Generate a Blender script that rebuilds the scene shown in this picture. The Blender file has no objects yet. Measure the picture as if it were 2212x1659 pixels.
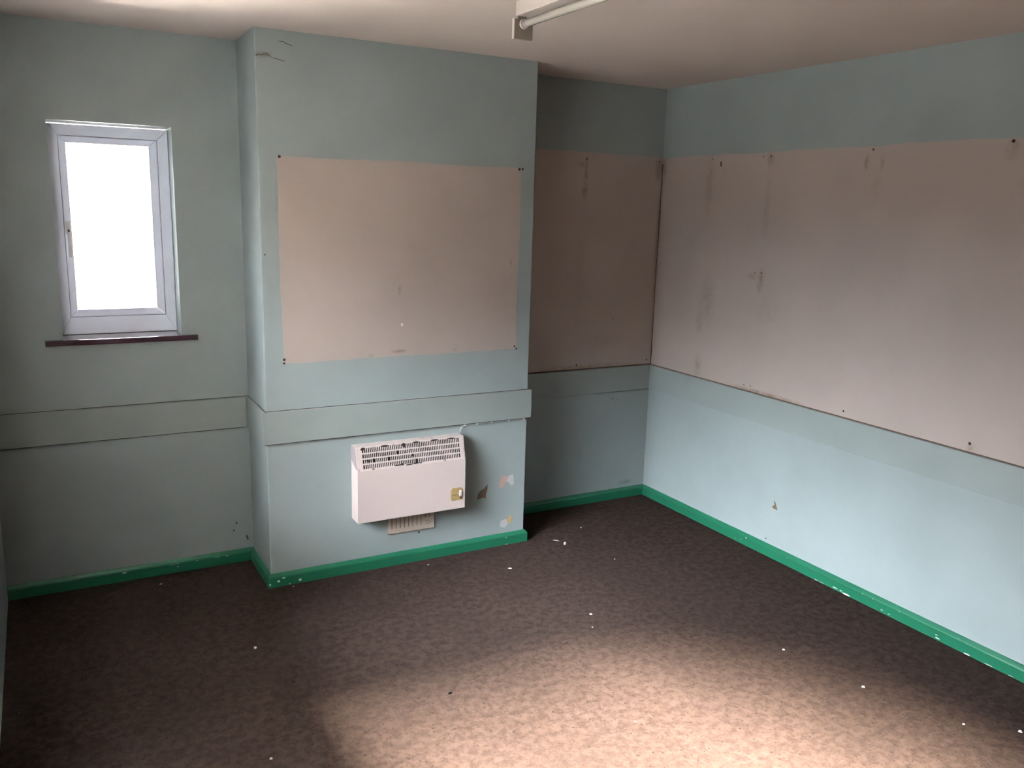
import bpy, bmesh, math, random
from mathutils import Vector, Matrix
random.seed(7)
S = bpy.context.scene
COL = S.collection

# ------------------------------------------------------------------ camera
CAM = Vector((-3.2669, -4.1249, 1.7635))
YAW, PITCH, ROLL, FPX = 0.5079, 0.2047, 0.0287, 1848.55
f = Vector((math.sin(YAW)*math.cos(PITCH), math.cos(YAW)*math.cos(PITCH), -math.sin(PITCH)))
r = Vector((math.cos(YAW), -math.sin(YAW), 0)); u = r.cross(f)
r2 = math.cos(ROLL)*r + math.sin(ROLL)*u
u2 = -math.sin(ROLL)*r + math.cos(ROLL)*u
cd = bpy.data.cameras.new('camera'); cam = bpy.data.objects.new('camera', cd); COL.objects.link(cam)
cd.sensor_fit = 'HORIZONTAL'; cd.sensor_width = 36.0; cd.lens = FPX/2212*36.0; cd.clip_start = 0.02
m = Matrix.Identity(4)
for i in range(3):
    m[i][0], m[i][1], m[i][2], m[i][3] = r2[i], u2[i], -f[i], CAM[i]
cam.matrix_world = m
S.camera = cam

# ------------------------------------------------------------------ light
SKY = 17.0
SUN_DIR = Vector((1.0, -0.38, -0.88)).normalized()                 # travel direction, in through the left window
w = bpy.data.worlds.new('world'); S.world = w; w.use_nodes = True
nt = w.node_tree; nt.nodes.clear()
def wn(kind, **kw):
    x = nt.nodes.new(kind)
    for k, v in kw.items(): setattr(x, k, v)
    return x
tc = wn('ShaderNodeTexCoord'); sx = wn('ShaderNodeSeparateXYZ')
nt.links.new(tc.outputs['Generated'], sx.inputs[0])
cr = wn('ShaderNodeValToRGB')
mp = wn('ShaderNodeMapRange'); mp.inputs['From Min'].default_value = -1; mp.inputs['From Max'].default_value = 1
nt.links.new(sx.outputs['Z'], mp.inputs['Value']); nt.links.new(mp.outputs[0], cr.inputs[0])
e = cr.color_ramp.elements
e[0].position = 0.0; e[0].color = (0.05, 0.045, 0.04, 1)          # dull ground far below
e[1].position = 1.0; e[1].color = (2.2, 2.28, 2.44, 1)            # overcast zenith
a = e.new(0.495); a.color = (0.10, 0.095, 0.085, 1)
a = e.new(0.505); a.color = (0.20, 0.22, 0.245, 1)
a = e.new(0.58); a.color = (0.38, 0.405, 0.44, 1)
a = e.new(0.70); a.color = (0.85, 0.89, 0.96, 1)
a = e.new(0.80); a.color = (1.9, 1.98, 2.12, 1)
# haze glowing round the veiled sun
dt = wn('ShaderNodeVectorMath', operation='DOT_PRODUCT'); nt.links.new(tc.outputs['Generated'], dt.inputs[0]); dt.inputs[1].default_value = -SUN_DIR
mx0 = wn('ShaderNodeMath', operation='MAXIMUM'); nt.links.new(dt.outputs['Value'], mx0.inputs[0]); mx0.inputs[1].default_value = 0.0
pw = wn('ShaderNodeMath', operation='POWER'); nt.links.new(mx0.outputs[0], pw.inputs[0]); pw.inputs[1].default_value = 2.0
ml = wn('ShaderNodeMath', operation='MULTIPLY_ADD'); nt.links.new(pw.outputs[0], ml.inputs[0]); ml.inputs[1].default_value = 0.35; ml.inputs[2].default_value = 1.0
vm = wn('ShaderNodeVectorMath', operation='SCALE'); nt.links.new(cr.outputs[0], vm.inputs[0]); nt.links.new(ml.outputs[0], vm.inputs['Scale'])
bg = wn('ShaderNodeBackground'); bg.inputs['Strength'].default_value = SKY
nt.links.new(vm.outputs[0], bg.inputs['Color'])
wo = wn('ShaderNodeOutputWorld'); nt.links.new(bg.outputs[0], wo.inputs['Surface'])

sd = bpy.data.lights.new('hazy_sun', 'SUN'); sun = bpy.data.objects.new('hazy_sun', sd); COL.objects.link(sun)
sd.energy = 155.0; sd.angle = math.radians(19); sd.color = (1.0, 0.88, 0.75)
sun.rotation_mode = 'QUATERNION'; sun.rotation_quaternion = SUN_DIR.to_track_quat('-Z', 'Y')
sun.location = (-6, 0, 5)

S.view_settings.view_transform = 'Standard'; S.view_settings.look = 'None'
S.view_settings.gamma = 1; S.view_settings.use_curve_mapping = False
S.view_settings.exposure = 2.4
S.cycles.max_bounces = 12; S.cycles.diffuse_bounces = 6

# ------------------------------------------------------------------ dimensions
H, D = 2.45, 0.3616
XL, XR = -2.4228, -1.0765            # chimney breast
XW = -3.487                           # left wall
YF = -6.2                           # front wall, behind the camera
SK_H, SK_T = 0.0635, 0.0160
DZ0, DZ1, DT = 0.6865, 0.8345, 0.0150
PZ = 2.0733                          # top of the unpainted band
WX0, WX1, WZ0, WZ1, WD = -3.1916, -2.7096, 1.1463, 2.0601, 0.145
L0, L1, LZ0, LZ1 = -2.75, -0.87, 0.82, 2.07   # left window (y0,y1)
T = 0.28                             # wall thickness

# ------------------------------------------------------------------ node helpers
def new_mat(name):
    mt = bpy.data.materials.new(name); mt.use_nodes = True
    n = mt.node_tree; b = n.nodes['Principled BSDF']
    return mt, n, b
def rgb(c): return (c[0], c[1], c[2], 1)
def coords(n, scale=None):
    g = n.nodes.new('ShaderNodeNewGeometry')
    return g.outputs['Position']
def noise(n, vec, scale, detail=3, rough=0.55, dist=0.0):
    x = n.nodes.new('ShaderNodeTexNoise'); x.inputs['Scale'].default_value = scale
    x.inputs['Detail'].default_value = detail; x.inputs['Roughness'].default_value = rough
    x.inputs['Distortion'].default_value = dist
    n.links.new(vec, x.inputs['Vector']); return x.outputs['Fac']
def ramp(n, fac, lo, hi, a=0.0, b=1.0):
    x = n.nodes.new('ShaderNodeMapRange'); x.interpolation_type = 'SMOOTHSTEP'
    x.inputs['From Min'].default_value = lo; x.inputs['From Max'].default_value = hi
    x.inputs['To Min'].default_value = a; x.inputs['To Max'].default_value = b
    n.links.new(fac, x.inputs['Value']); return x.outputs[0]
def mixc(n, fac, a, b):
    x = n.nodes.new('ShaderNodeMix'); x.data_type = 'RGBA'
    if isinstance(fac, (int, float)): x.inputs[0].default_value = fac
    else: n.links.new(fac, x.inputs[0])
    for k, v in ((6, a), (7, b)):
        if isinstance(v, tuple): x.inputs[k].default_value = rgb(v)
        else: n.links.new(v, x.inputs[k])
    return x.outputs[2]
def math_(n, op, a, b=None):
    x = n.nodes.new('ShaderNodeMath'); x.operation = op
    for k, v in enumerate((a, b)):
        if v is None: continue
        if isinstance(v, (int, float)): x.inputs[k].default_value = v
        else: n.links.new(v, x.inputs[k])
    return x.outputs[0]
def bump(n, b, h, strength, dist):
    x = n.nodes.new('ShaderNodeBump'); x.inputs['Strength'].default_value = strength; x.inputs['Distance'].default_value = dist
    n.links.new(h, x.inputs['Height']); n.links.new(x.outputs[0], b.inputs['Normal'])
def stains(n, vec, blobs):
    """soft old damp and rust marks: each (centre xyz, size xyz, strength)"""
    tot = None
    for c, s, k in blobs:
        v = n.nodes.new('ShaderNodeVectorMath'); v.operation = 'SUBTRACT'; n.links.new(vec, v.inputs[0]); v.inputs[1].default_value = c
        d = n.nodes.new('ShaderNodeVectorMath'); d.operation = 'DIVIDE'; n.links.new(v.outputs[0], d.inputs[0]); d.inputs[1].default_value = s
        l = n.nodes.new('ShaderNodeVectorMath'); l.operation = 'LENGTH'; n.links.new(d.outputs[0], l.inputs[0])
        q = ramp(n, l.outputs['Value'], 1.0, 0.0, 0.0, k)
        q = math_(n, 'MULTIPLY', q, 1.25)
        tot = q if tot is None else math_(n, 'MAXIMUM', tot, q)
    return tot
def paint(name, c, var=0.05, rough=0.55, blobs=(), stain=(0.16, 0.11, 0.07), bumpk=0.15, spec=0.35):
    mt, n, b = new_mat(name); P = coords(n)
    n1 = noise(n, P, 2.2, 4); n2 = noise(n, P, 160, 2)
    lo = tuple(x*(1-var) for x in c); hi = tuple(min(1, x*(1+var)) for x in c)
    col = mixc(n, ramp(n, n1, 0.3, 0.7), lo, hi)
    if blobs:
        st = stains(n, P, blobs); k = math_(n, 'MULTIPLY', st, ramp(n, noise(n, P, 28, 4, 0.65), 0.32, 0.62, 0.25, 1.0))
        col = mixc(n, k, col, stain)
    n.links.new(col, b.inputs['Base Color']); b.inputs['Roughness'].default_value = rough
    b.inputs['Specular IOR Level'].default_value = spec
    bump(n, b, math_(n, 'ADD', n2, math_(n, 'MULTIPLY', n1, 3.0)), bumpk, 0.0015)
    return mt
def plain(name, c, rough=0.5, metal=0.0, var=0.06, scale=30):
    mt, n, b = new_mat(name); P = coords(n)
    col = mixc(n, noise(n, P, scale, 3), tuple(x*(1-var) for x in c), tuple(min(1, x*(1+var)) for x in c))
    n.links.new(col, b.inputs['Base Color']); b.inputs['Roughness'].default_value = rough; b.inputs['Metallic'].default_value = metal
    return mt

WALL = (0.232, 0.270, 0.266)
BARE = (0.335, 0.280, 0.250)
mats = {}
mats['wall_bounce_cut'] = paint('bounce_cut_paint', (0.10, 0.11, 0.09))  # unseen front wall painted darker to cut bounced light
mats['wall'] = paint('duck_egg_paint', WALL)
mats['wall_left_alcove'] = paint('duck_egg_paint_back', WALL, blobs=[
    ((-0.145, 0, 0.095), (0.075, .2, 0.022), 0.5), ((-0.50, 0, 0.30), (0.06, .2, 0.09), 0.12), ((-0.62, 0, 0.33), (0.05, .2, 0.10), 0.10)], stain=(0.07, 0.09, 0.085))
mats['wall_breast'] = paint('duck_egg_paint_breast', WALL, blobs=[
    ((-2.39, -D, 2.345), (0.06, .02, 0.02), 0.7), ((-1.28, -D, 0.735), (0.0, .02, 0.0) and (0.015, .02, 0.012), 0.4)], stain=(0.10, 0.10, 0.09))
mats['dado'] = paint('dado_board_paint', (0.220, 0.252, 0.240), rough=0.45)
mats['ceiling'] = paint('ceiling_paint', (0.47, 0.415, 0.37), var=0.03, rough=0.8, bumpk=0.3)
mats['bare_breast'] = paint('old_cream_breast', BARE, var=0.05, rough=0.75, blobs=[
    ((-1.787, -D, 1.365), (0.012, .05, 0.035), 0.55), ((-1.20, -D, 1.49), (0.012, .05, 0.03), 0.35), ((-1.72, -D, 1.57), (0.05, .05, 0.03), 0.12),
    ((-1.79, -D, 1.075), (0.06, .05, 0.012), 0.6), ((-1.93, -D, 1.06), (0.02, .05, 0.012), 0.4), ((-1.50, -D, 1.065), (0.02, .05, 0.012), 0.4), ((-1.25, -D, 1.35), (0.3, .05, 0.25), 0.08)])
mats['bare_alcove'] = paint('old_cream_alcove', BARE, rough=0.75, blobs=[
    ((-0.534, 0, 1.97), (0.018, .05, 0.12), 0.55), ((-0.54, 0, 1.86), (0.03, .05, 0.07), 0.65), ((-0.575, 0, 2.0), (0.05, .05, 0.03), 0.35),
    ((-0.017, 0, 2.0), (0.05, .05, 0.10), 0.8), ((-0.0, 0, 1.5), (0.03, .05, 0.75), 0.55), ((-0.35, 0, 1.0), (0.25, .05, 0.08), 0.16), ((-0.5, 0, 0.85), (0.6, .05, 0.025), 0.45), ((-0.55, 0, 1.4), (0.05, .05, 0.5), 0.12)])
mats['bare_right'] = paint('old_cream_right', BARE, var=0.04, rough=0.7, blobs=[
    ((0, -0.42, 1.9), (.05, 0.05, 0.28), 0.28), ((0, -0.47, 1.28), (.05, 0.10, 0.20), 0.28), ((0, -0.42, 1.15), (.05, 0.05, 0.10), 0.35), ((0, -0.43, 0.90), (.05, 0.05, 0.10), 0.42),
    ((0, -0.86, 2.03), (.05, 0.035, 0.06), 0.5), ((0, -0.86, 1.8), (.05, 0.035, 0.25), 0.2), ((0, -0.86, 1.42), (.05, 0.035, 0.09), 0.55), ((0, -0.80, 1.44), (.05, 0.06, 0.03), 0.3),
    ((0, -0.93, 1.28), (.05, 0.13, 0.14), 0.12), ((0, -1.44, 2.0), (.05, 0.02, 0.05), 0.65), ((0, -1.52, 1.99), (.05, 0.02, 0.04), 0.5), ((0, -1.50, 1.9), (.05, 0.05, 0.12), 0.15),
    ((0, -2.10, 2.03), (.05, 0.05, 0.06), 0.4), ((0, 0, 1.5), (.05, 0.035, 0.75), 0.6), ((0, 0, 2.0), (.05, 0.06, 0.12), 0.7), ((0, -0.95, 0.845), (.05, 0.35, 0.016), 0.7), ((0, -2.10, 0.85), (.05, 0.03, 0.03), 0.4)])
mats['grime_shade'] = plain('grime_shade', (0.06, 0.045, 0.035), 0.9, var=0.5, scale=60)  # also colours the painted shadow strips under the dado boards
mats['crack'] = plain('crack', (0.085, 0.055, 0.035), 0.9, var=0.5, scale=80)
mats['hole'] = plain('plug_dark', (0.02, 0.014, 0.01), 0.8)
mats['rust_plug'] = plain('rusty_plug', (0.07, 0.035, 0.02), 0.9, var=0.4)
mats['upvc'] = plain('white_upvc', (0.70, 0.74, 0.85), 0.35, var=0.02)
mats['gasket'] = plain('grey_gasket', (0.22, 0.22, 0.26), 0.7)
mats['seal'] = plain('black_seal', (0.05, 0.05, 0.055), 0.6)
mats['sill'] = plain('dark_red_sill', (0.05, 0.024, 0.034), 0.13, var=0.15, scale=12)
mats['sill'].node_tree.nodes['Principled BSDF'].inputs['Coat Weight'].default_value = 1.0
mats['sill'].node_tree.nodes['Principled BSDF'].inputs['Coat Roughness'].default_value = 0.12
mats['plaster'] = paint('reveal_paint', (0.42, 0.51, 0.52))
mats['crumb'] = plain('pale_crumb', (0.42, 0.40, 0.37), 0.9)
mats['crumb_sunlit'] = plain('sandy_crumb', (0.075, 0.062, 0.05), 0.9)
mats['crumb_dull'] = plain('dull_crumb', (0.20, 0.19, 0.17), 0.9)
mats['chip'] = plain('pale_chip', (0.60, 0.57, 0.53), 0.8)
mats['fleck'] = plain('pale_fleck', (0.30, 0.36, 0.30), 0.8, var=0.2)
mats['pink'] = plain('pink_plaster', (0.40, 0.27, 0.235), 0.9, var=0.12, scale=90)
mats['filler'] = plain('white_filler', (0.38, 0.37, 0.38), 0.9, var=0.12, scale=90)
mats['yellow'] = plain('yellow_plaster', (0.38, 0.26, 0.12), 0.9, var=0.1)
mats['board'] = plain('exposed_brown_board', (0.11, 0.075, 0.045), 0.9, var=0.25, scale=90)
mats['cable'] = plain('grey_cable', (0.42, 0.42, 0.41), 0.5)
mats['clip'] = plain('white_clip', (0.75, 0.75, 0.74), 0.5)
mats['dead_leaf'] = plain('dark_crumb', (0.007, 0.004, 0.003), 0.9)
mats['brass'] = plain('tarnished_gold', (0.40, 0.29, 0.13), 0.38, 0.35, var=0.2, scale=60)
mats['white_plastic'] = plain('white_plastic', (0.45, 0.43, 0.43), 0.4)
mats['inside'] = plain('dark_inside', (0.009, 0.005, 0.004), 0.8)
mats['cap_grey'] = plain('grey_end_cap', (0.22, 0.185, 0.185), 0.6, var=0.12)
mats['fitting'] = plain('fitting_white', (0.42, 0.375, 0.335), 0.5)
mats['bracket_shade_and_catch'] = plain('bracket_shade_and_catch', (0.20, 0.175, 0.14), 0.6)  # darker fitting colour with the bracket's shade in it, also the vent catch
mats['tube'] = plain('tube_glass', (0.40, 0.375, 0.33), 0.12, var=0.02)
mats['door'] = plain('door_white', (0.7, 0.7, 0.68), 0.5)
mats['steel'] = plain('steel', (0.6, 0.6, 0.6), 0.3, 1.0)
mats['render'] = plain('dark_blocker_render', (0.022, 0.020, 0.018), 0.9, var=0.2, scale=3)
mats['bounce_pale'] = plain('pale_bounce_ground', (0.40, 0.375, 0.34), 0.9, var=0.15, scale=3)
mats['paving'] = plain('wet_tarmac', (0.020, 0.019, 0.017), 0.9, var=0.2, scale=3)

def skirting_mat():
    mt, n, b = new_mat('green_gloss'); P = coords(n)
    c = mixc(n, noise(n, P, 6, 3), (0.009, 0.100, 0.052), (0.013, 0.124, 0.065))
    k = ramp(n, noise(n, P, 120, 2, 0.5), 0.735, 0.775)
    c = mixc(n, k, c, (0.30, 0.42, 0.34))
    n.links.new(c, b.inputs['Base Color']); b.inputs['Roughness'].default_value = 0.32
    bump(n, b, noise(n, P, 60, 2), 0.15, 0.002); return mt
mats['green'] = skirting_mat()
def carpet_mat():
    mt, n, b = new_mat('brown_cord_carpet'); P = coords(n)
    n1 = noise(n, P, 30, 5, 0.7, 0.3); n2 = noise(n, P, 75, 3, 0.62); n3 = noise(n, P, 3, 3); n4 = noise(n, P, 420, 2)
    c = mixc(n, ramp(n, n1, 0.34, 0.66), (0.027, 0.0185, 0.0158), (0.046, 0.032, 0.0262))
    c = mixc(n, ramp(n, n3, 0.3, 0.7, 0.0, 0.30), c, (0.025, 0.018, 0.0155))
    c = mixc(n, ramp(n, n2, 0.615, 0.70, 0, 0.8), c, (0.007, 0.005, 0.0045))
    c = mixc(n, ramp(n, n2, 0.36, 0.27, 0, 0.45), c, (0.08, 0.06, 0.05))
    n.links.new(c, b.inputs['Base Color']); b.inputs['Roughness'].default_value = 1.0; b.inputs['Specular IOR Level'].default_value = 0.0
    bump(n, b, math_(n, 'ADD', n4, n2), 0.5, 0.003); return mt
mats['carpet'] = carpet_mat()
def enamel_mat(name, rust_lo, rust_hi, c=(0.44, 0.372, 0.345)):
    mt, n, b = new_mat(name); P = coords(n)
    k = ramp(n, noise(n, P, 45, 5, 0.7), rust_lo, rust_hi)
    col = mixc(n, noise(n, P, 9, 3), tuple(x*0.96 for x in c), c)
    col = mixc(n, k, col, (0.055, 0.025, 0.015))
    n.links.new(col, b.inputs['Base Color']); b.inputs['Roughness'].default_value = 0.45; return mt
mats['enamel'] = enamel_mat('cream_enamel', 0.80, 0.86)
mats['enamel_rust'] = enamel_mat('rusting_cream_enamel', 0.60, 0.65)
mats['vent'] = enamel_mat('dirty_cream_vent', 0.74, 0.80, (0.46, 0.39, 0.33))
def glass_mat():
    mt, n, b = new_mat('clear_pane'); n.nodes.remove(b)
    o = n.nodes['Material Output']; t = n.nodes.new('ShaderNodeBsdfTransparent'); t.inputs[0].default_value = (0.94, 0.95, 0.96, 1)
    g = n.nodes.new('ShaderNodeBsdfGlossy'); g.inputs['Roughness'].default_value = 0.03
    fr = n.nodes.new('ShaderNodeFresnel'); fr.inputs['IOR'].default_value = 1.45
    mx = n.nodes.new('ShaderNodeMixShader'); n.links.new(fr.outputs[0], mx.inputs[0]); n.links.new(t.outputs[0], mx.inputs[1]); n.links.new(g.outputs[0], mx.inputs[2])
    n.links.new(mx.outputs[0], o.inputs['Surface']); return mt
mats['glass'] = glass_mat()

# ------------------------------------------------------------------ mesh helpers
def origin(o):
    v = Vector((0, 0, 0))
    while o is not None: v += o.location; o = o.parent
    return v
def obj(name, bm, mat, parent=None, smooth=False):
    bmesh.ops.recalc_face_normals(bm, faces=bm.faces)
    if parent is not None: bmesh.ops.translate(bm, verts=bm.verts, vec=-origin(parent))
    me = bpy.data.meshes.new(name); bm.to_mesh(me); bm.free()
    if smooth:
        for p in me.polygons: p.use_smooth = True
    o = bpy.data.objects.new(name, me); COL.objects.link(o)
    if mat: me.materials.append(mats[mat])
    if parent is not None: o.parent = parent
    return o
def struct(name, bm, mat, parent=None, label=None):
    o = obj(name, bm, mat, parent)
    if parent is None: o['kind'] = 'structure'
    if label: o['label'] = label
    return o
def empty(name, loc, label=None, cat=None, group=None, kind=None):
    o = bpy.data.objects.new(name, None); COL.objects.link(o); o.location = loc
    o.empty_display_size = 0.05
    return tag(o, label, cat, group, kind)
def tag(o, label=None, cat=None, group=None, kind=None):
    if label: o['label'] = label
    if cat: o['category'] = cat
    if group: o['group'] = group
    if kind: o['kind'] = kind
    return o
def box(bm, a, b, bev=0.0):
    vs = [bm.verts.new((x, y, z)) for x in (a[0], b[0]) for y in (a[1], b[1]) for z in (a[2], b[2])]
    fs = [bm.faces.new([vs[i] for i in q]) for q in ((0, 1, 3, 2), (4, 6, 7, 5), (0, 4, 5, 1), (2, 3, 7, 6), (0, 2, 6, 4), (1, 5, 7, 3))]
    if bev:
        es = list({ed for fc in fs for ed in fc.edges})
        bmesh.ops.bevel(bm, geom=es, offset=bev, segments=2, affect='EDGES', profile=0.6)
def bxm(a, b, bev=0.0):
    bm = bmesh.new(); box(bm, a, b, bev); return bm
def wall_slab(axis, at, back, us, vs, holes):
    """flat wall of thickness |back-at| with rectangular holes; axis is the normal's axis"""
    bm = bmesh.new(); cache = {}
    def V(uu, vv, d):
        k = (uu, vv, d)
        if k not in cache: cache[k] = bm.verts.new((d, uu, vv) if axis == 0 else (uu, d, vv))
        return cache[k]
    us = sorted(set(us)); vs = sorted(set(vs))
    def solid(i, j):
        if not (0 <= i < len(us)-1 and 0 <= j < len(vs)-1): return False
        cu, cv = (us[i]+us[i+1])/2, (vs[j]+vs[j+1])/2
        return not any(h[0] < cu < h[1] and h[2] < cv < h[3] for h in holes)
    for i in range(len(us)-1):
        for j in range(len(vs)-1):
            if not solid(i, j): continue
            a, b, c, d = us[i], us[i+1], vs[j], vs[j+1]
            for z in (at, back): bm.faces.new([V(a, c, z), V(b, c, z), V(b, d, z), V(a, d, z)])
            for (ii, jj, p, q) in ((i-1, j, (a, c), (a, d)), (i+1, j, (b, c), (b, d)), (i, j-1, (a, c), (b, c)), (i, j+1, (a, d), (b, d))):
                if not solid(ii, jj): bm.faces.new([V(*p, at), V(*q, at), V(*q, back), V(*p, back)])
    return bm
def sweep(path, prof):
    """mitred moulding: path of (x,y), room side on its right; prof of (offset, z)"""
    bm = bmesh.new(); n = len(path); rings = []
    nor = []
    for i in range(n-1):
        d = Vector((path[i+1][0]-path[i][0], path[i+1][1]-path[i][1])).normalized(); nor.append(Vector((d.y, -d.x)))
    for i in range(n):
        if i == 0: k = nor[0]
        elif i == n-1: k = nor[-1]
        else:
            k = nor[i-1]+nor[i]; k = k/ (k.dot(nor[i]))
        rings.append([bm.verts.new((path[i][0]+k.x*o, path[i][1]+k.y*o, z)) for o, z in prof])
    for i in range(n-1):
        for j in range(len(prof)):
            jj = (j+1) % len(prof); bm.faces.new([rings[i][j], rings[i][jj], rings[i+1][jj], rings[i+1][j]])
    bm.faces.new(rings[0]); bm.faces.new(list(reversed(rings[-1])))
    return bm
def PL(plane, a, b, d=0.0):
    return {'C': (a, -D-d, b), 'B': (a, -d, b), 'R': (-d, a, b), 'F': (a, b, d), 'S': (XL-d, a, b)}[plane]
def patch(plane, pts, d, base=-0.0005):
    bm = bmesh.new()
    lo = [bm.verts.new(PL(plane, a, b, base)) for a, b in pts]; hi = [bm.verts.new(PL(plane, a, b, d)) for a, b in pts]
    bm.faces.new(hi); bm.faces.new(list(reversed(lo)))
    for i in range(len(pts)): j = (i+1) % len(pts); bm.faces.new([lo[i], lo[j], hi[j], hi[i]])
    return bm
def wavy(a, b, amp, step=0.03, perp=None):
    """points from a towards b with hand-cut wobble"""
    L = math.dist(a, b); k = max(1, int(L/step)); out = []
    px, py = (-(b[1]-a[1])/L, (b[0]-a[0])/L); ph = random.random()*9
    for i in range(k):
        t = i/k; w_ = amp*(random.uniform(-.6, .6)+0.6*math.sin(t*L*9+ph)) if i else 0
        out.append((a[0]+(b[0]-a[0])*t+px*w_, a[1]+(b[1]-a[1])*t+py*w_))
    return out
def ribbon(plane, pts, wd, d=0.0012, jit=0.5):
    L, R_ = [], []
    for i, p in enumerate(pts):
        q = pts[min(i+1, len(pts)-1)]; o = pts[max(i-1, 0)]
        dx, dy = q[0]-o[0], q[1]-o[1]; l = math.hypot(dx, dy) or 1
        h = wd*(1+random.uniform(-jit, jit))/2
        L.append((p[0]-dy/l*h, p[1]+dx/l*h)); R_.append((p[0]+dy/l*h, p[1]-dx/l*h))
    return patch(plane, L+R_[::-1], d)
def blob(plane, c, ru, rv, d=0.001, k=8, jit=0.35):
    ph = random.random()*6
    return patch(plane, [(c[0]+ru*(1+random.uniform(-jit, jit))*math.cos(ph+i*2*math.pi/k), c[1]+rv*(1+random.uniform(-jit, jit))*math.sin(ph+i*2*math.pi/k)) for i in range(k)], d)
def tube(pts, rad, seg=8):
    bm = bmesh.new(); rings = []
    P = [Vector(p) for p in pts]
    for i, p in enumerate(P):
        t = (P[min(i+1, len(P)-1)]-P[max(i-1, 0)]).normalized()
        s = t.cross(Vector((0.13, 0.21, 0.97))); s = (s if s.length > 1e-3 else t.cross(Vector((1, 0, 0)))).normalized(); q = t.cross(s)
        rings.append([bm.verts.new(p+rad*(math.cos(2*math.pi*k/seg)*s+math.sin(2*math.pi*k/seg)*q)) for k in range(seg)])
    for i in range(len(P)-1):
        for k in range(seg): bm.faces.new([rings[i][k], rings[i][(k+1) % seg], rings[i+1][(k+1) % seg], rings[i+1][k]])
    bm.faces.new(rings[0]); bm.faces.new(rings[-1][::-1]); return bm
def prism_yz(pts, x0, x1):
    bm = bmesh.new(); A = [bm.verts.new((x0, y, z)) for y, z in pts]; B = [bm.verts.new((x1, y, z)) for y, z in pts]
    bm.faces.new(A); bm.faces.new(B[::-1])
    for i in range(len(pts)): j = (i+1) % len(pts); bm.faces.new([A[i], A[j], B[j], B[i]])
    return bm

# ------------------------------------------------------------------ room shell
struct('floor', bxm((XW-T, YF-T, -0.12), (T, T, 0)), 'carpet', label='mottled brown carpet floor')
struct('ceiling', bxm((XW-T, YF-T, H), (T, T, H+0.12)), 'ceiling', label='plain off-white painted ceiling')
wall_back = struct('wall_back', wall_slab(1, 0, T, (XW, WX0, WX1, 0), (0, WZ0-0.026, WZ1, H), [(WX0, WX1, WZ0-0.026, WZ1)]), 'wall_left_alcove')
wall_right = struct('wall_right', bxm((0, YF, 0), (T, T, H)), 'wall')
struct('wall_left', wall_slab(0, XW, XW-0.13, (YF, L0, L1, T), (0, LZ0, LZ1, H), [(L0, L1, LZ0, LZ1)]), 'wall')
DO = (-1.75, -0.95, 0, 2.02)
struct('wall_front', wall_slab(1, YF, YF-T, (XW, DO[0], DO[1], 0), (0, DO[3], H), [DO]), 'wall_bounce_cut')
bm = bxm((XL, -D, 0), (XR, 0.0, H))
es = [e_ for e_ in bm.edges if abs(e_.verts[0].co.z-e_.verts[1].co.z) > 1 and e_.verts[0].co.y < -0.1]
bmesh.ops.bevel(bm, geom=es, offset=0.005, segments=3, affect='EDGES', profile=0.5)
breast = struct('wall_chimney_breast', bm, 'wall_breast', label='blue-green chimney breast projecting from the back wall')

# unpainted areas where boards used to hang (a coat of paint thinner than the rest)
pts = (wavy((-2.344, 1.947), (-1.157, 1.947), .004) + wavy((-1.155, 1.947), (-1.158, 1.052), .005) + wavy((-1.158, 1.052), (-2.336, 1.050), .005) + wavy((-2.338, 1.050), (-2.347, 1.947), .004))
o = obj('unpainted_patch', patch('C', pts, 0.0007), 'bare_breast', breast); o['label'] = 'cream unpainted rectangle with wobbly edges'
pts = [(XR-0.02, DZ1)]+[(0, DZ1)]+wavy((-0.0, PZ-0.008), (XR-0.02, PZ), .003)
o = obj('unpainted_patch', patch('B', pts, 0.0007), 'bare_alcove', wall_back); o['label'] = 'cream unpainted band above the dado board'
pts = [(YF, DZ1)]+[(0, DZ1)]+wavy((0, PZ-0.008), (YF, PZ+0.012), .005)
o = obj('unpainted_patch', patch('R', pts, 0.0007), 'bare_right', wall_right); o['label'] = 'cream unpainted band above the dado board'

# ------------------------------------------------------------------ skirting and dado boards
SKP = [(0, 0), (SK_T, 0), (SK_T, SK_H-0.019), (SK_T*0.86, SK_H-0.013), (SK_T*0.30, SK_H-.001), (0, SK_H)]
g1 = 0.0004
bb = {}
bb['l'] = struct('baseboard_back', sweep([(XW, 0), (XL, 0)], SKP), 'green', label='dark green skirting in the window alcove')
bb['c'] = struct('baseboard_chimney_breast', sweep([(XL, 0), (XL, -D), (XR, -D), (XR, 0)], SKP), 'green', label='green skirting wrapped round the chimney breast')
bb['b'] = struct('baseboard_back', sweep([(XR, 0), (0, 0)], SKP), 'green', label='green skirting in the right alcove')
bb['r'] = struct('baseboard_right', sweep([(0, 0), (0, YF)], SKP), 'green', label='green skirting chipped along the carpet')
DPR = [(0, DZ0), (DT-.001, DZ0), (DT, DZ0+.001), (DT, DZ1-.0025), (DT-.0025, DZ1), (0, DZ1)]
def bead(z, t, off=0.0): return [(off, z), (off+t, z), (off+t*0.7, z+t), (off, z+t)]
def dado(name, path, label, bottom=0.0, mat='dado', gm='grime_shade', t=0.0028):
    o = struct(name, sweep(path, DPR), mat, label=label)
    obj('grime_shade_line', sweep(path, bead(DZ1-0.0002, t)), gm, o)['label'] = 'dark dirt line along the top edge'
    if bottom: obj('grime_shade_line', sweep(path, [(0, DZ0-bottom), (.007, DZ0-bottom*.85), (.0105, DZ0+.0002), (0, DZ0+.0002)]), gm, o)['label'] = 'dark line along the bottom edge, shadow and grime painted in'  # strip under the board paints in its shadow line
    return o
dado('trim_1', [(XW, 0), (XL, 0)], 'painted flat dado board under the window', .0042)
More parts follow.
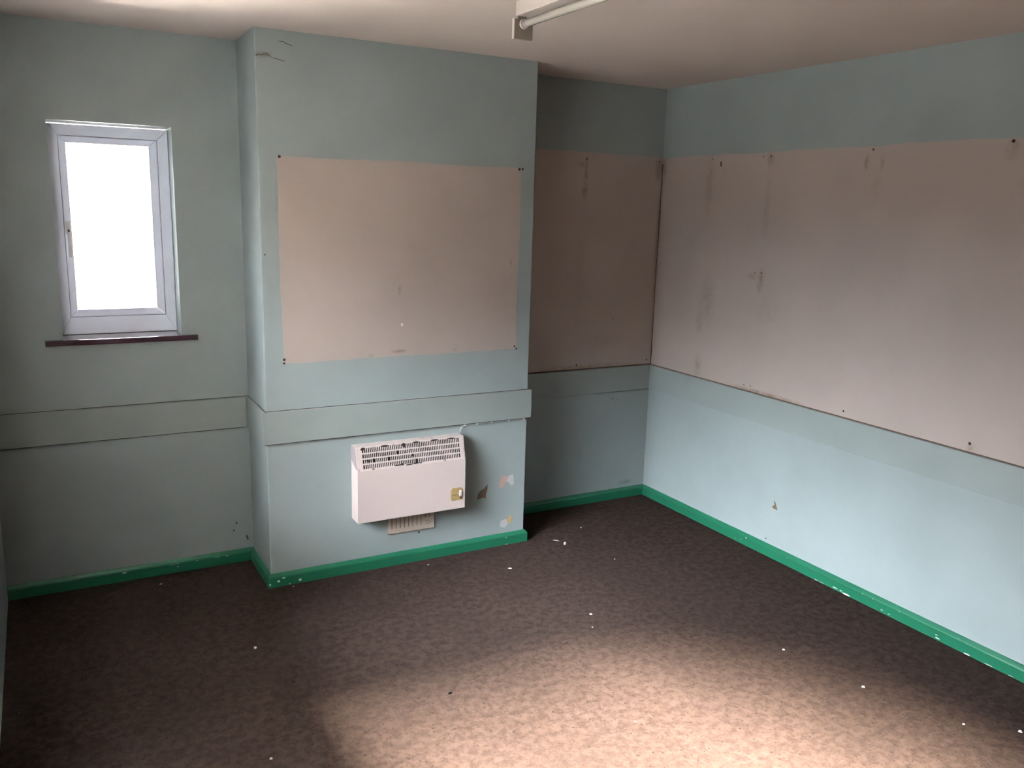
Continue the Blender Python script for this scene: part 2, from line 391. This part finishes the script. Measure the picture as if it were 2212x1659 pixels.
tb = dado('trim_2', [(XL, 0), (XL, -D), (XR, -D), (XR, 0)], 'painted flat dado board wrapped round the chimney breast', .0045)
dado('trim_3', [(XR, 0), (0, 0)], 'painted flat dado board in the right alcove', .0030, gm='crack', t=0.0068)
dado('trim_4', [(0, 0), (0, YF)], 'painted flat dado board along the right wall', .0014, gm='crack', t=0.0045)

# dirty open joint up the right-hand corner
pp = []
z = DZ1+0.004
while z < 2.045: pp.append((-0.003+random.uniform(-.002, .002), z)); z += 0.035
obj('corner_crack', ribbon('R', pp, 0.006, 0.0035, 0.8), 'crack', wall_right)['label'] = 'brown stained crack up the corner'

# ------------------------------------------------------------------ plug holes and scars
def disc_mesh(name, rad, mat):
    bm = bmesh.new(); bmesh.ops.create_cone(bm, cap_ends=True, segments=14, radius1=rad, radius2=rad*0.8, depth=0.0016)
    me = bpy.data.meshes.new(name); bm.to_mesh(me); bm.free(); me.materials.append(mats[mat]); return me
dm = {'big': disc_mesh('screw_hole', 0.0068, 'hole'), 'mid': disc_mesh('screw_hole', 0.005, 'hole'), 'small': disc_mesh('screw_hole', 0.0036, 'rust_plug')}
def hole(par, plane, a, b, size='mid'):
    o = bpy.data.objects.new('screw_hole', dm[size]); COL.objects.link(o); o.parent = par
    o.location = Vector(PL(plane, a, b, 0.0012))-origin(par)
    o.rotation_euler = {'C': (math.pi/2, 0, 0), 'B': (math.pi/2, 0, 0), 'R': (0, -math.pi/2, 0)}[plane]
for a, b, s in ((-2.333, 1.942, 'big'), (-1.165, 1.941, 'big'), (-1.147, 1.944, 'mid'), (-1.165, 1.065, 'mid'), (-1.154, 1.052, 'mid'), (-2.334, 1.067, 'big'), (-2.335, 1.051, 'mid'), (-2.406, 1.53, 'small')):
    hole(breast, 'C', a, b, s)
for a, b, s in ((-0.534, 2.034, 'mid'), (-0.025, 2.043, 'mid'), (-0.544, 0.865, 'mid'), (-0.032, 0.866, 'mid'), (-0.272, 0.64, 'small'), (-0.30, 1.13, 'small')):
    hole(wall_back, 'B', a, b, s)
for a, b, s in ((-0.431, 2.045, 'small'), (-0.809, 2.046, 'small'), (-0.86, 2.046, 'mid'), (-1.468, 2.053, 'mid'), (-2.096, 2.058, 'big'), (-0.817, 1.461, 'small'), (-0.863, 1.462, 'mid'), (-0.039, 1.451, 'small'),
                (-0.806, 0.864, 'small'), (-0.854, 0.866, 'small'), (-1.461, 0.866, 'mid'), (-2.092, 0.872, 'big'), (-1.06, 0.085, 'small')):
    hole(wall_right, 'R', a, b, s)
for dz in (0.0, 0.013): obj('scar', blob('R', (-0.50, 2.024-dz), .007, .006, .0014), 'rust_plug', wall_right)
for a, b in ((-2.50, .199), (-2.514, .163), (-2.449, .111), (-2.452, .122)): obj('scuff', blob('B', (a, b), .004, .007, .0008), 'grime_shade', wall_back)
obj('chipped_patch', patch('C', [(-1.360, .272), (-1.352, .305), (-1.340, .318), (-1.322, .325), (-1.311, .337), (-1.300, .345), (-1.301, .318), (-1.309, .295), (-1.310, .270), (-1.322, .278)], .0010), 'board', breast)['label'] = 'brown diamond-shaped scar where plaster is torn away'
obj('chipped_patch', patch('C', [(-1.232, .317), (-1.232, .345), (-1.222, .378), (-1.200, .381), (-1.180, .372), (-1.182, .352), (-1.195, .340), (-1.208, .318)], .0010), 'pink', breast)['label'] = 'pink bare plaster scar'
obj('chipped_patch', patch('C', [(-1.188, .350), (-1.176, .378), (-1.150, .382), (-1.146, .350), (-1.145, .325), (-1.160, .322), (-1.172, .335)], .0013), 'filler', breast)['label'] = 'white filler patch'
obj('chipped_patch', patch('C', [(-1.222, .105), (-1.218, .132), (-1.190, .140), (-1.172, .128), (-1.176, .108), (-1.190, .092), (-1.210, .096)], .0010), 'filler', breast)['label'] = 'pale filler patch above the skirting'
obj('chipped_patch', patch('C', [(-1.182, .128), (-1.172, .152), (-1.155, .155), (-1.150, .132), (-1.158, .118), (-1.170, .110)], .0014), 'yellow', breast)['label'] = 'yellow plaster chip above the skirting'
obj('chipped_patch', patch('R', [(-1.120, .262), (-1.110, .280), (-1.100, .300), (-1.092, .302), (-1.098, .285), (-1.082, .268), (-1.094, .262)], .0016), 'board', wall_right)['label'] = 'small brown scar low on the wall'
obj('chipped_patch', blob('C', (-1.777, 1.202), .006, .007, .0012), 'chip', breast)['label'] = 'tiny white chip'
obj('scuff', blob('C', (-1.683, .146), .006, .005, .0008), 'grime_shade', breast)
obj('crack', ribbon('C', [(-2.418, 2.338), (-2.408, 2.345), (-2.395, 2.343), (-2.385, 2.352), (-2.372, 2.350), (-2.355, 2.338), (-2.33, 2.334), (-2.30, 2.328)], .003, .0008, .7), 'crack', breast)
obj('crack', ribbon('C', [(-2.325, 2.405), (-2.305, 2.405), (-2.29, 2.398), (-2.265, 2.392)], .0022, .0008, .7), 'crack', breast)
# flaked paint on the skirtings
def flakes(par, lst, fn):
    for a, z, ru, rv in lst:
        k = random.choice((6, 7, 8)); bm = bmesh.new(); vs = []
        for i in range(k):
            t = i*2*math.pi/k; q = random.uniform(.65, 1.25)
            vs.append(bm.verts.new(fn(a+ru*q*math.cos(t), max(0.0006, z+rv*q*math.sin(t)))))
        bm.faces.new(vs); ex = bmesh.ops.extrude_face_region(bm, geom=bm.faces[:])
        nv = Vector(fn(0, 0, 0.0006))-Vector(fn(0, 0, 0)); bmesh.ops.translate(bm, verts=[g for g in ex['geom'] if isinstance(g, bmesh.types.BMVert)], vec=nv)
        obj('paint_flake', bm, 'chip' if rv > .003 else 'fleck', par)
fr_ = lambda a, z, d=0.0: (-SK_T-0.0002-d, a, z)
flakes(bb['r'], [(-.896, .022, .006, .003), (-.935, .044, .005, .0035), (-.854, .014, .005, .002), (-1.425, .003, .018, .003), (-1.455, .003, .012, .002), (-1.535, .010, .015, .003), (-1.573, .010, .008, .003), (-1.607, .005, .022, .0045),
                 (-1.692, .046, .004, .0022), (-1.749, .046, .004, .0022), (-1.801, .014, .009, .0025), (-1.839, .011, .008, .0025), (-2.081, .010, .012, .004), (-2.075, .022, .008, .003), (-2.216, .003, .014, .0035), (-2.31, .003, .018, .003), (-1.229, .044, .005, .002), (-1.888, .046, .004, .002), (-2.40, .003, .012, .002)], fr_)
fc_ = lambda a, z, d=0.0: (a, -D-SK_T-0.0002-d, z)
flakes(bb['c'], [(-2.369, .040, .009, .004), (-2.391, .028, .007, .006), (-2.290, .016, .008, .008), (-2.430, .016, .006, .006), (-2.34, .006, .006, .003), (-1.19, .040, .007, .0025), (-1.184, .003, .010, .0025)], fc_)
fb_ = lambda a, z, d=0.0: (a, -SK_T-0.0002-d, z)
flakes(bb['l'], [(-3.017, .042, .010, .004), (-2.81, .043, .012, .002), (-2.785, .044, .015, .0018), (-2.695, .044, .006, .002), (-2.598, .045, .014, .0018), (-2.555, .044, .008, .002), (-2.782, .030, .005, .002)], fb_)
flakes(bb['b'], [(-0.03, .040, .006, .002)], fb_)

# ------------------------------------------------------------------ windows
def ring(name, plane, at, back, o, i, mat, par, gap=0.0005):
    """four mitred rails between outer rect o and inner rect i (u0,u1,v0,v1)"""
    O = [(o[0], o[2]), (o[1], o[2]), (o[1], o[3]), (o[0], o[3])]; I = [(i[0], i[2]), (i[1], i[2]), (i[1], i[3]), (i[0], i[3])]
    for k in range(4):
        j = (k+1) % 4; q = [O[k], O[j], I[j], I[k]]; cx = sum(p[0] for p in q)/4; cz = sum(p[1] for p in q)/4
        dx, dz = O[j][0]-O[k][0], O[j][1]-O[k][1]; L = math.hypot(dx, dz); dx /= L; dz /= L
        q = [(p[0]+dx*(gap if n_ in (0, 3) else -gap), p[1]+dz*(gap if n_ in (0, 3) else -gap)) for n_, p in enumerate(q)]
        bm = bmesh.new(); P3 = (lambda a_, b_, d_: (a_, d_, b_)) if plane == 'Y' else (lambda a_, b_, d_: (d_, a_, b_))
        A = [bm.verts.new(P3(*p, at)) for p in q]; B = [bm.verts.new(P3(*p, back)) for p in q]
        bm.faces.new(A); bm.faces.new(B[::-1])
        for n_ in range(4): bm.faces.new([A[n_], A[(n_+1) % 4], B[(n_+1) % 4], B[n_]])
        bmesh.ops.bevel(bm, geom=bm.edges[:], offset=0.0012, segments=1, affect='EDGES')
        obj(name, bm, mat, par)
w1 = empty('window_1', ((WX0+WX1)/2, WD, WZ0), 'small white plastic framed window deep in its reveal', kind='structure')
FO = (WX0+.0005, WX1-.0005, WZ0+.001, WZ1-.006); FI = (-3.150, -2.757, 1.226, 2.006); SI = (-3.122, -2.790, 1.256, 1.979)
ring('frame_rail', 'Y', WD-0.012, WD+0.055, FO, FI, 'upvc', w1)
ring('sash_rail', 'Y', WD-0.001, WD+0.045, (FI[0]+.001, FI[1]-.001, FI[2]+.001, FI[3]-.001), SI, 'upvc', w1)
ring('gasket', 'Y', WD-0.0128, WD-0.0122, (FI[0]-.0022, FI[1]+.0022, FI[2]-.0022, FI[3]+.0022), FI, 'gasket', w1)
ring('gasket', 'Y', WD-0.0018, WD-0.0012, (SI[0]-.0018, SI[1]+.0018, SI[2]-.0018, SI[3]+.0018), SI, 'gasket', w1)
obj('pane', bxm((SI[0]-.004, WD+.018, SI[2]-.004), (SI[1]+.004, WD+.022, SI[3]+.004)), 'glass', w1)
h_ = obj('handle', bxm((-3.145, WD-.012, 1.590), (-3.127, WD-.0012, 1.646), .002), 'white_plastic', w1)
bm = bxm((-3.142, WD-.034, 1.598), (-3.129, WD-.011, 1.618), .002)
obj('lever', prism_yz([(WD-.034, 1.612), (WD-.022, 1.616), (WD-.024, 1.493), (WD-.036, 1.490)], -3.141, -3.128), 'white_plastic', h_)
obj('spindle', bm, 'white_plastic', h_)
obj('lock_button', bxm((-3.139, WD-.036, 1.600), (-3.131, WD-.0335, 1.611)), 'seal', h_)['label'] = 'dark lock button'
bm = bxm((-3.261, -0.030, WZ0-0.024), (-2.643, 0.0, WZ0), .0015); box(bm, (WX0, -0.001, WZ0-0.024), (WX1, WD+.02, WZ0))
obj('window_sill', bm, 'sill', w1)['label'] = 'dark red-brown painted sill board'
obj('mastic_line', bxm((WX0+.002, WD-.016, WZ0), (WX1-.002, WD-.0115, WZ0+.0018)), 'grime_shade', w1)['label'] = 'dirty joint between frame and sill'

w2 = empty('window_2', (XW-.1, (L0+L1)/2, LZ0), kind='structure')
ring('frame_rail', 'X', XW-0.06, XW-0.115, (L0, L1, LZ0, LZ1), (L0+.05, L1-.05, LZ0+.05, LZ1-.05), 'upvc', w2)
obj('pane', bxm((XW-.092, L0+.045, LZ0+.045), (XW-.088, L1-.045, LZ1-.045)), 'glass', w2)
obj('window_sill', bxm((XW-.12, L0, LZ0-.0005), (XW+.03, L1, LZ0+.02)), 'sill', w2)
d1 = empty('door_1', ((DO[0]+DO[1])/2, YF, 0), kind='structure')
obj('door_panel', bxm((DO[0]+.035, YF-.06, .004), (DO[1]-.035, YF-.02, DO[3]-.035)), 'door', d1)
obj('door_frame', bxm((DO[0], YF-.09, 0), (DO[0]+.033, YF, DO[3])), 'door', d1)
obj('door_frame', bxm((DO[1]-.033, YF-.09, 0), (DO[1], YF, DO[3])), 'door', d1)
obj('door_frame', bxm((DO[0]+.033, YF-.09, DO[3]-.033), (DO[1]-.033, YF, DO[3])), 'door', d1)
obj('handle', tube([(DO[1]-.09, YF-.02, 1.0), (DO[1]-.09, YF+.03, 1.0), (DO[1]-.20, YF+.03, 1.0)], .009), 'steel', d1)

# ------------------------------------------------------------------ convector heater
HX0, HX1 = -2.031, -1.474
HY0 = -D-0.0015                      # back of the casing, just off the wall
yf, yt = -D-0.090, -D-0.060          # front face, top of sloping grille
z0, zc, zt = 0.277, 0.532, 0.641
ht = empty('convector_heater', ((HX0+HX1)/2, -D, z0), 'cream metal wall-hung electric convector heater with rusted top grille', 'heater')
bm = bmesh.new()
th = 0.0015
box(bm, (HX0, yf, z0), (HX1, yf+th, zc))                              # front sheet
box(bm, (HX0+th, yf+th, z0), (HX1-th, HY0, z0+th))                    # bottom sheet
box(bm, (HX0+th, HY0-th, z0+th), (HX1-th, HY0, zt-th))                # back sheet
obj('casing', bm, 'enamel', ht)
chk = [(HY0, z0), (yf+th, z0), (yf+th, zc), (yt, zt), (HY0, zt)]
obj('side_panel', prism_yz([(y, zz) for y, zz in chk], HX0, HX0+th), 'enamel', ht)
obj('side_panel', prism_yz([(y, zz) for y, zz in chk], HX1-th, HX1), 'enamel', ht)
obj('top_panel', bxm((HX0+th, yt+.001, zt-th), (HX1-th, HY0, zt+.0005), .0004), 'enamel_rust', ht)['label'] = 'cream top edge spotted with rust'
cap = [(HY0, zt-.006), (HY0-.006, zt+.001), (yt+.004, zt+.001), (yf+.004, zc+.008), (yf+.022, zc+.012), (HY0-.006, zt-.07), (HY0, zt-.06)]
obj('end_cap', prism_yz(cap, HX0-.0025, HX0-.0002), 'cap_grey', ht)['label'] = 'dull grey end cap'
obj('end_cap', prism_yz(cap, HX1+.0002, HX1+.0025), 'cap_grey', ht)['label'] = 'dull grey end cap'
# sloping grille: four rows of slots with real bars
up = Vector((0, yt-yf, zt-zc)); SL = up.length; up.normalize(); out = Vector((0, -up.z, up.y))
bm = bmesh.new(); O3 = Vector((HX0+th, yf, zc)); GW = HX1-HX0-2*th
def gb(a0, a1, v0, v1):
    P = []
    for dn in (0, -0.0014):
        for (a_, v_) in ((a0, v0), (a1, v0), (a1, v1), (a0, v1)):
            P.append(bm.verts.new(O3+Vector((a_, 0, 0))+up*v_+out*dn))
    for q in ((0, 1, 2, 3), (7, 6, 5, 4), (0, 4, 5, 1), (1, 5, 6, 2), (2, 6, 7, 3), (3, 7, 4, 0)): bm.faces.new([P[k] for k in q])
rows = [(0.085, 0.255), (0.315, 0.475), (0.535, 0.695), (0.755, 0.945)]
prev = 0.0
for a_, b_ in rows: gb(0, GW, prev*SL, a_*SL); prev = b_
gb(0, GW, prev*SL, SL)
NS = 54; u0, u1 = 0.052*GW, 0.955*GW
for a_, b_ in rows:
    gb(0, u0, a_*SL, b_*SL); gb(u1, GW, a_*SL, b_*SL)
    for k in range(1, NS):
        if random.random() < 0.03: continue
        c_ = u0+(u1-u0)*k/NS; gb(c_-.0018, c_+.0018, a_*SL, b_*SL)
obj('grille', bm, 'enamel_rust', ht)['label'] = 'slotted grille stained with brown rust'
bm = bmesh.new()
for (a0, a1, v0, v1) in ((0, GW, -.02, SL),):
    P = [bm.verts.new(O3+Vector((a_, 0, 0))+up*v_-out*0.012) for a_, v_ in ((a0, v0+.02), (a1, v0+.02), (a1, v1-.004), (a0, v1-.004))]; bm.faces.new(P)
ex = bmesh.ops.extrude_face_region(bm, geom=bm.faces[:]); bmesh.ops.translate(bm, verts=[g for g in ex['geom'] if isinstance(g, bmesh.types.BMVert)], vec=-out*.004)
obj('inner_baffle', bm, 'inside', ht)['label'] = 'dark inside seen through the slots'
# rust crusts bridging the slots
for (fa, v, ru, rv) in ((.36, .08, .018, .004), (.40, .10, .012, .007), (.47, .05, .020, .004), (.53, .07, .016, .004), (.57, .06, .010, .003), (.06, .93, .012, .008), (.25, .95, .025, .005), (.43, .90, .010, .012),
                        (.55, .96, .018, .005), (.72, .96, .020, .004), (.88, .95, .025, .004), (.14, .05, .008, .003), (.10, .40, .010, .007), (.50, .42, .010, .008)):
    k = 11; bm = bmesh.new(); vs = []
    for i in range(k):
        t = 2*math.pi*i/k; q = random.uniform(.6, 1.2)
        vs.append(bm.verts.new(O3+Vector((fa*GW+ru*q*math.cos(t), 0, 0))+up*max(.002, min(SL-.001, v*SL+rv*q*math.sin(t)))+out*.0004))
    bm.faces.new(vs); ex = bmesh.ops.extrude_face_region(bm, geom=bm.faces[:]); bmesh.ops.translate(bm, verts=[g for g in ex['geom'] if isinstance(g, bmesh.types.BMVert)], vec=out*.0006)
    obj('rust_crust', bm, 'inside', ht)
cp = bxm((-1.552, yf-.0016, .321), (-1.487, yf, .386))
bmesh.ops.bevel(cp, geom=[e_ for e_ in cp.edges if abs(e_.verts[0].co.y-e_.verts[1].co.y) > .001], offset=.007, segments=4, affect='EDGES')
cpo = obj('control_plate', cp, 'brass', ht); cpo['label'] = 'tarnished gold thermostat plate'
obj('dial_stub', bxm((-1.506, yf-.007, .343), (-1.494, yf-.0016, .372), .0015), 'white_plastic', cpo)['label'] = 'broken white dial stub'
bm = bmesh.new(); bmesh.ops.create_cone(bm, cap_ends=True, segments=16, radius1=.0042, radius2=.0036, depth=.003); bmesh.ops.rotate(bm, verts=bm.verts, matrix=Matrix.Rotation(math.pi/2, 3, 'X')); bmesh.ops.translate(bm, verts=bm.verts, vec=(-1.4995, yf-.003, .334))
obj('switch_hole', bm, 'inside', cpo)
obj('scratch', bxm((-1.541, yf-.0021, .3495), (-1.519, yf-.0016, .3525)), 'steel', cpo)
for a_, b_ in ((-1.481, .569), (-2.024, .521)): pass

# vent plate under the heater
vt = empty('wall_vent', (-1.7275, -D, .167), 'dirty cream slotted vent plate on the wall, half hidden below the heater', 'vent')
VX0, VX1, VZ0, VZ1 = -1.848, -1.607, .167, .400
bm = bmesh.new(); y0v, y1v = -D-.010, -D-.0085
def vb(a, b, c, d_): box(bm, (a, y0v, c), (b, y1v, d_))
cuts = [VX0+.017+.0222*k for k in range(10)]; lows = [VZ0+.022]*8+[VZ0+.058]*2
vb(VX0, VX1, VZ1-.02, VZ1); prevx = VX0
for cx_, lo in zip(cuts, lows):
    vb(prevx, cx_-.0014, VZ0, VZ1-.02); vb(cx_-.0014, cx_+.0014, VZ0, lo); prevx = cx_+.0014
vb(prevx, VX1, VZ0, VZ1-.02)
obj('louvre_plate', bm, 'vent', vt)
bm = bmesh.new()
for a, b in (((VX0-.002, -D-.010, VZ0-.002), (VX0, -D, VZ1)), ((VX1, -D-.010, VZ0-.002), (VX1+.002, -D, VZ1)), ((VX0, -D-.010, VZ0-.002), (VX1, -D, VZ0))): box(bm, a, b)
obj('rim', bm, 'vent', vt)
obj('dark_backing', bxm((VX0+.003, -D-.002, VZ0+.003), (VX1-.003, -D, VZ1-.003)), 'inside', vt)
obj('slide_catch', tube([(-1.652, y0v-.001, .207), (-1.632, y0v-.001, .207), (-1.625, y0v-.001, .200), (-1.630, y0v-.001, .192), (-1.648, y0v-.001, .190)], .0016, 6), 'bracket_shade_and_catch', vt)

# thin cable from the heater up to the dado board, clipped along its underside
cb = empty('heater_cable', (-1.473, -D, zt), 'thin grey cable running up from the heater and along under the dado board', 'cable')
zc2 = DZ0-.0065
obj('cable_run', tube([(-1.473, -D-.020, zt+.0025), (-1.471, -D-.018, zt+.015), (-1.463, -D-.012, zt+.028), (-1.452, -D-.006, zc2-.003), (-1.435, -D-.004, zc2), (-1.27, -D-.0035, zc2), (-1.10, -D-.0035, zc2+.0005), (XR-.006, -D-.0035, zc2)], .0026, 8), 'cable', cb, True)
for cx_ in (-1.440, -1.373, -1.288, -1.188, -1.100):
    obj('clip', bxm((cx_-.004, -D-.008, zc2-.005), (cx_+.004, -D, zc2+.004), .001), 'clip', cb)

# ------------------------------------------------------------------ fluorescent batten on the ceiling
lf = empty('fluorescent_light', (-1.745, -1.99, H), 'unlit single-tube fluorescent batten on the ceiling, cut by the top of the picture', 'light fitting')
YE, YN = -1.385, -2.60
obj('batten_body', bxm((-1.767, YN, 2.402), (-1.722, YE+.004, H-.0002), .002), 'fitting', lf)
for yy in (YE, YN):
    bm = bxm((-1.774, yy-.006, 2.327), (-1.703, yy+.006, 2.392), .0015)
    box(bm, (-1.760, yy-.004, 2.390), (-1.728, yy+.004, 2.4025))
    p_ = obj('end_bracket', bm, 'bracket_shade_and_catch', lf); p_['label'] = 'end bracket with shade in its colour'  # bracket face coloured darker to carry its shade
    obj('edge_strip', bxm((-1.7775, yy-.007, 2.327), (-1.7742, yy+.007, 2.393)), 'fitting', p_)  # lit side edge put in as a paler strip
    s_ = 1 if yy == YE else -1
    obj('lampholder', tube([(-1.740, yy-.004*s_, 2.377), (-1.740, yy-.016*s_, 2.377)], .0165, 20), 'fitting', p_)
obj('tube', tube([(-1.740, YE-.016, 2.377), (-1.740, YN+.016, 2.377)], .013, 24), 'tube', lf, True)
for s_ in ((YE-.016, YE-.034), (YN+.016, YN+.034)): obj('tube_cap', tube([(-1.740, s_[0], 2.377), (-1.740, s_[1], 2.377)], .0134, 20), 'cap_grey', lf, True)

# ------------------------------------------------------------------ crumbs on the carpet
def crumb(name, x, y, ru, rv, hgt, mat, label, cat, group=None, k=7):
    bm = bmesh.new(); c0 = [bm.verts.new((ru*q*math.cos(t), rv*q*math.sin(t), 0)) for t, q in ((i*2*math.pi/k, random.uniform(.65, 1.25)) for i in range(k))]
    c1 = [bm.verts.new((v.co.x*.7, v.co.y*.7, hgt*random.uniform(.7, 1))) for v in c0]
    bm.faces.new(c0[::-1]); bm.faces.new(c1)
    for i in range(k): bm.faces.new([c0[i], c0[(i+1) % k], c1[(i+1) % k], c1[i]])
    o = obj(name, bm, mat); o.location = (x, y, 0.0); o.rotation_euler.z = random.random()*3
    return tag(o, label, cat, group)
G = 'pale plaster crumbs on the carpet'
for a in [
    ('plaster_crumb', -.898, -.501, .012, .009, .010, 'crumb', 'largest pale plaster crumb on the carpet by the right alcove', 'debris', G),
    ('plaster_crumb', -.915, -.440, .018, .005, .003, 'crumb_dull', 'thin grey sliver just behind the largest plaster crumb', 'debris', G),
    ('plaster_crumb', -.688, -.338, .008, .006, .004, 'crumb_dull', 'faint grey crumb deepest in the dark right alcove', 'debris', G),
    ('paper_scrap', -1.316, -.655, .010, .005, .004, 'crumb', 'bright white oblong scrap in front of the chimney breast corner', 'debris'),
    ('plaster_crumb', -1.227, -1.238, .007, .006, .004, 'crumb', 'small white crumb at the middle of the carpet', 'debris', G),
    ('plaster_crumb', -1.287, -1.342, .006, .004, .003, 'crumb_dull', 'dull speck nearest to the small white crumb mid carpet', 'debris', G),
    ('plaster_crumb', -.772, -.783, .006, .004, .003, 'crumb_dull', 'dim speck on the dark carpet right of the big plaster crumb', 'debris', G),
    ('paper_scrap', -2.613, -.892, .011, .007, .003, 'crumb', 'pale flat scrap on dark carpet near the chimney breast left corner', 'debris'),
    ('plaster_crumb', -2.724, -1.625, .006, .005, .004, 'crumb', 'tiny white crumb at the bottom edge, left part of the carpet', 'debris', G),
    ('dark_crumb', -2.053, -1.534, .009, .007, .008, 'dead_leaf', 'dark brown crumb standing out on the lit carpet', 'debris'),
    ('plaster_crumb', -.679, -1.849, .007, .005, .004, 'crumb', 'oval white crumb beyond the sunlit part of the carpet', 'debris', G),
    ('plaster_crumb', -.614, -2.191, .006, .007, .005, 'crumb', 'bright square crumb between the sunlit carpet and right skirting', 'debris', G),
    ('plaster_crumb', -.491, -2.522, .006, .004, .004, 'crumb', 'small white crumb in the dark lower right corner', 'debris', G),
    ('plaster_crumb', -.350, -2.640, .006, .008, .005, 'crumb', 'white crumb cut by the right edge of the picture', 'debris', G),
    ('plaster_crumb', -1.539, -1.985, .005, .004, .002, 'crumb_sunlit', 'tiny pale crumb in the brightly lit front carpet', 'debris', G),
    ('plaster_crumb', -2.873, -.119, .010, .004, .003, 'crumb_dull', 'grey sliver close to the skirting below the window', 'debris', G),
    ('dark_crumb', -3.440, -.991, .010, .008, .006, 'dead_leaf', 'black crumb on the darkest carpet near the left wall', 'debris'),
    ('plaster_crumb', -1.666, -.442, .005, .004, .003, 'crumb', 'white speck by the skirting under the heater', 'debris', G),
    ('plaster_crumb', -2.330, -.402, .006, .004, .003, 'crumb', 'white speck by the skirting near the chimney breast left corner', 'debris', G),
    ('dark_crumb', -2.913, -1.033, .007, .006, .005, 'dead_leaf', 'small black crumb on dark carpet left of the pale flat scrap', 'debris')]:
    crumb(*a)

# ------------------------------------------------------------------ outside (only its light reaches the room)
struct('ground', bxm((-16, -12, -0.35), (XW-T-.01, T, -0.30)), 'paving')
struct('path', bxm((-10, T+.01, -0.35), (6, 9, -0.30)), 'bounce_pale')  # unseen pale ground added to bounce light up onto the ceiling
struct('wall_sky_blocker_low', bxm((-12.2, -6.0, -0.30), (-12.0, 8, 2.3)), 'render')  # unseen low wall added to hide low sky from the left window
struct('wall_sun_blocker', bxm((-6.4, -0.80, -0.30), (XW-.135, 1.2, 2.9)), 'render')  # unseen wing added to trim the sun patch on the carpet
struct('wall_sky_blocker_tall', bxm((-18, -20, -0.35), (-12.0, -6.5, 4.6)), 'render')  # unseen tall block added to keep low sky off the chimney breast
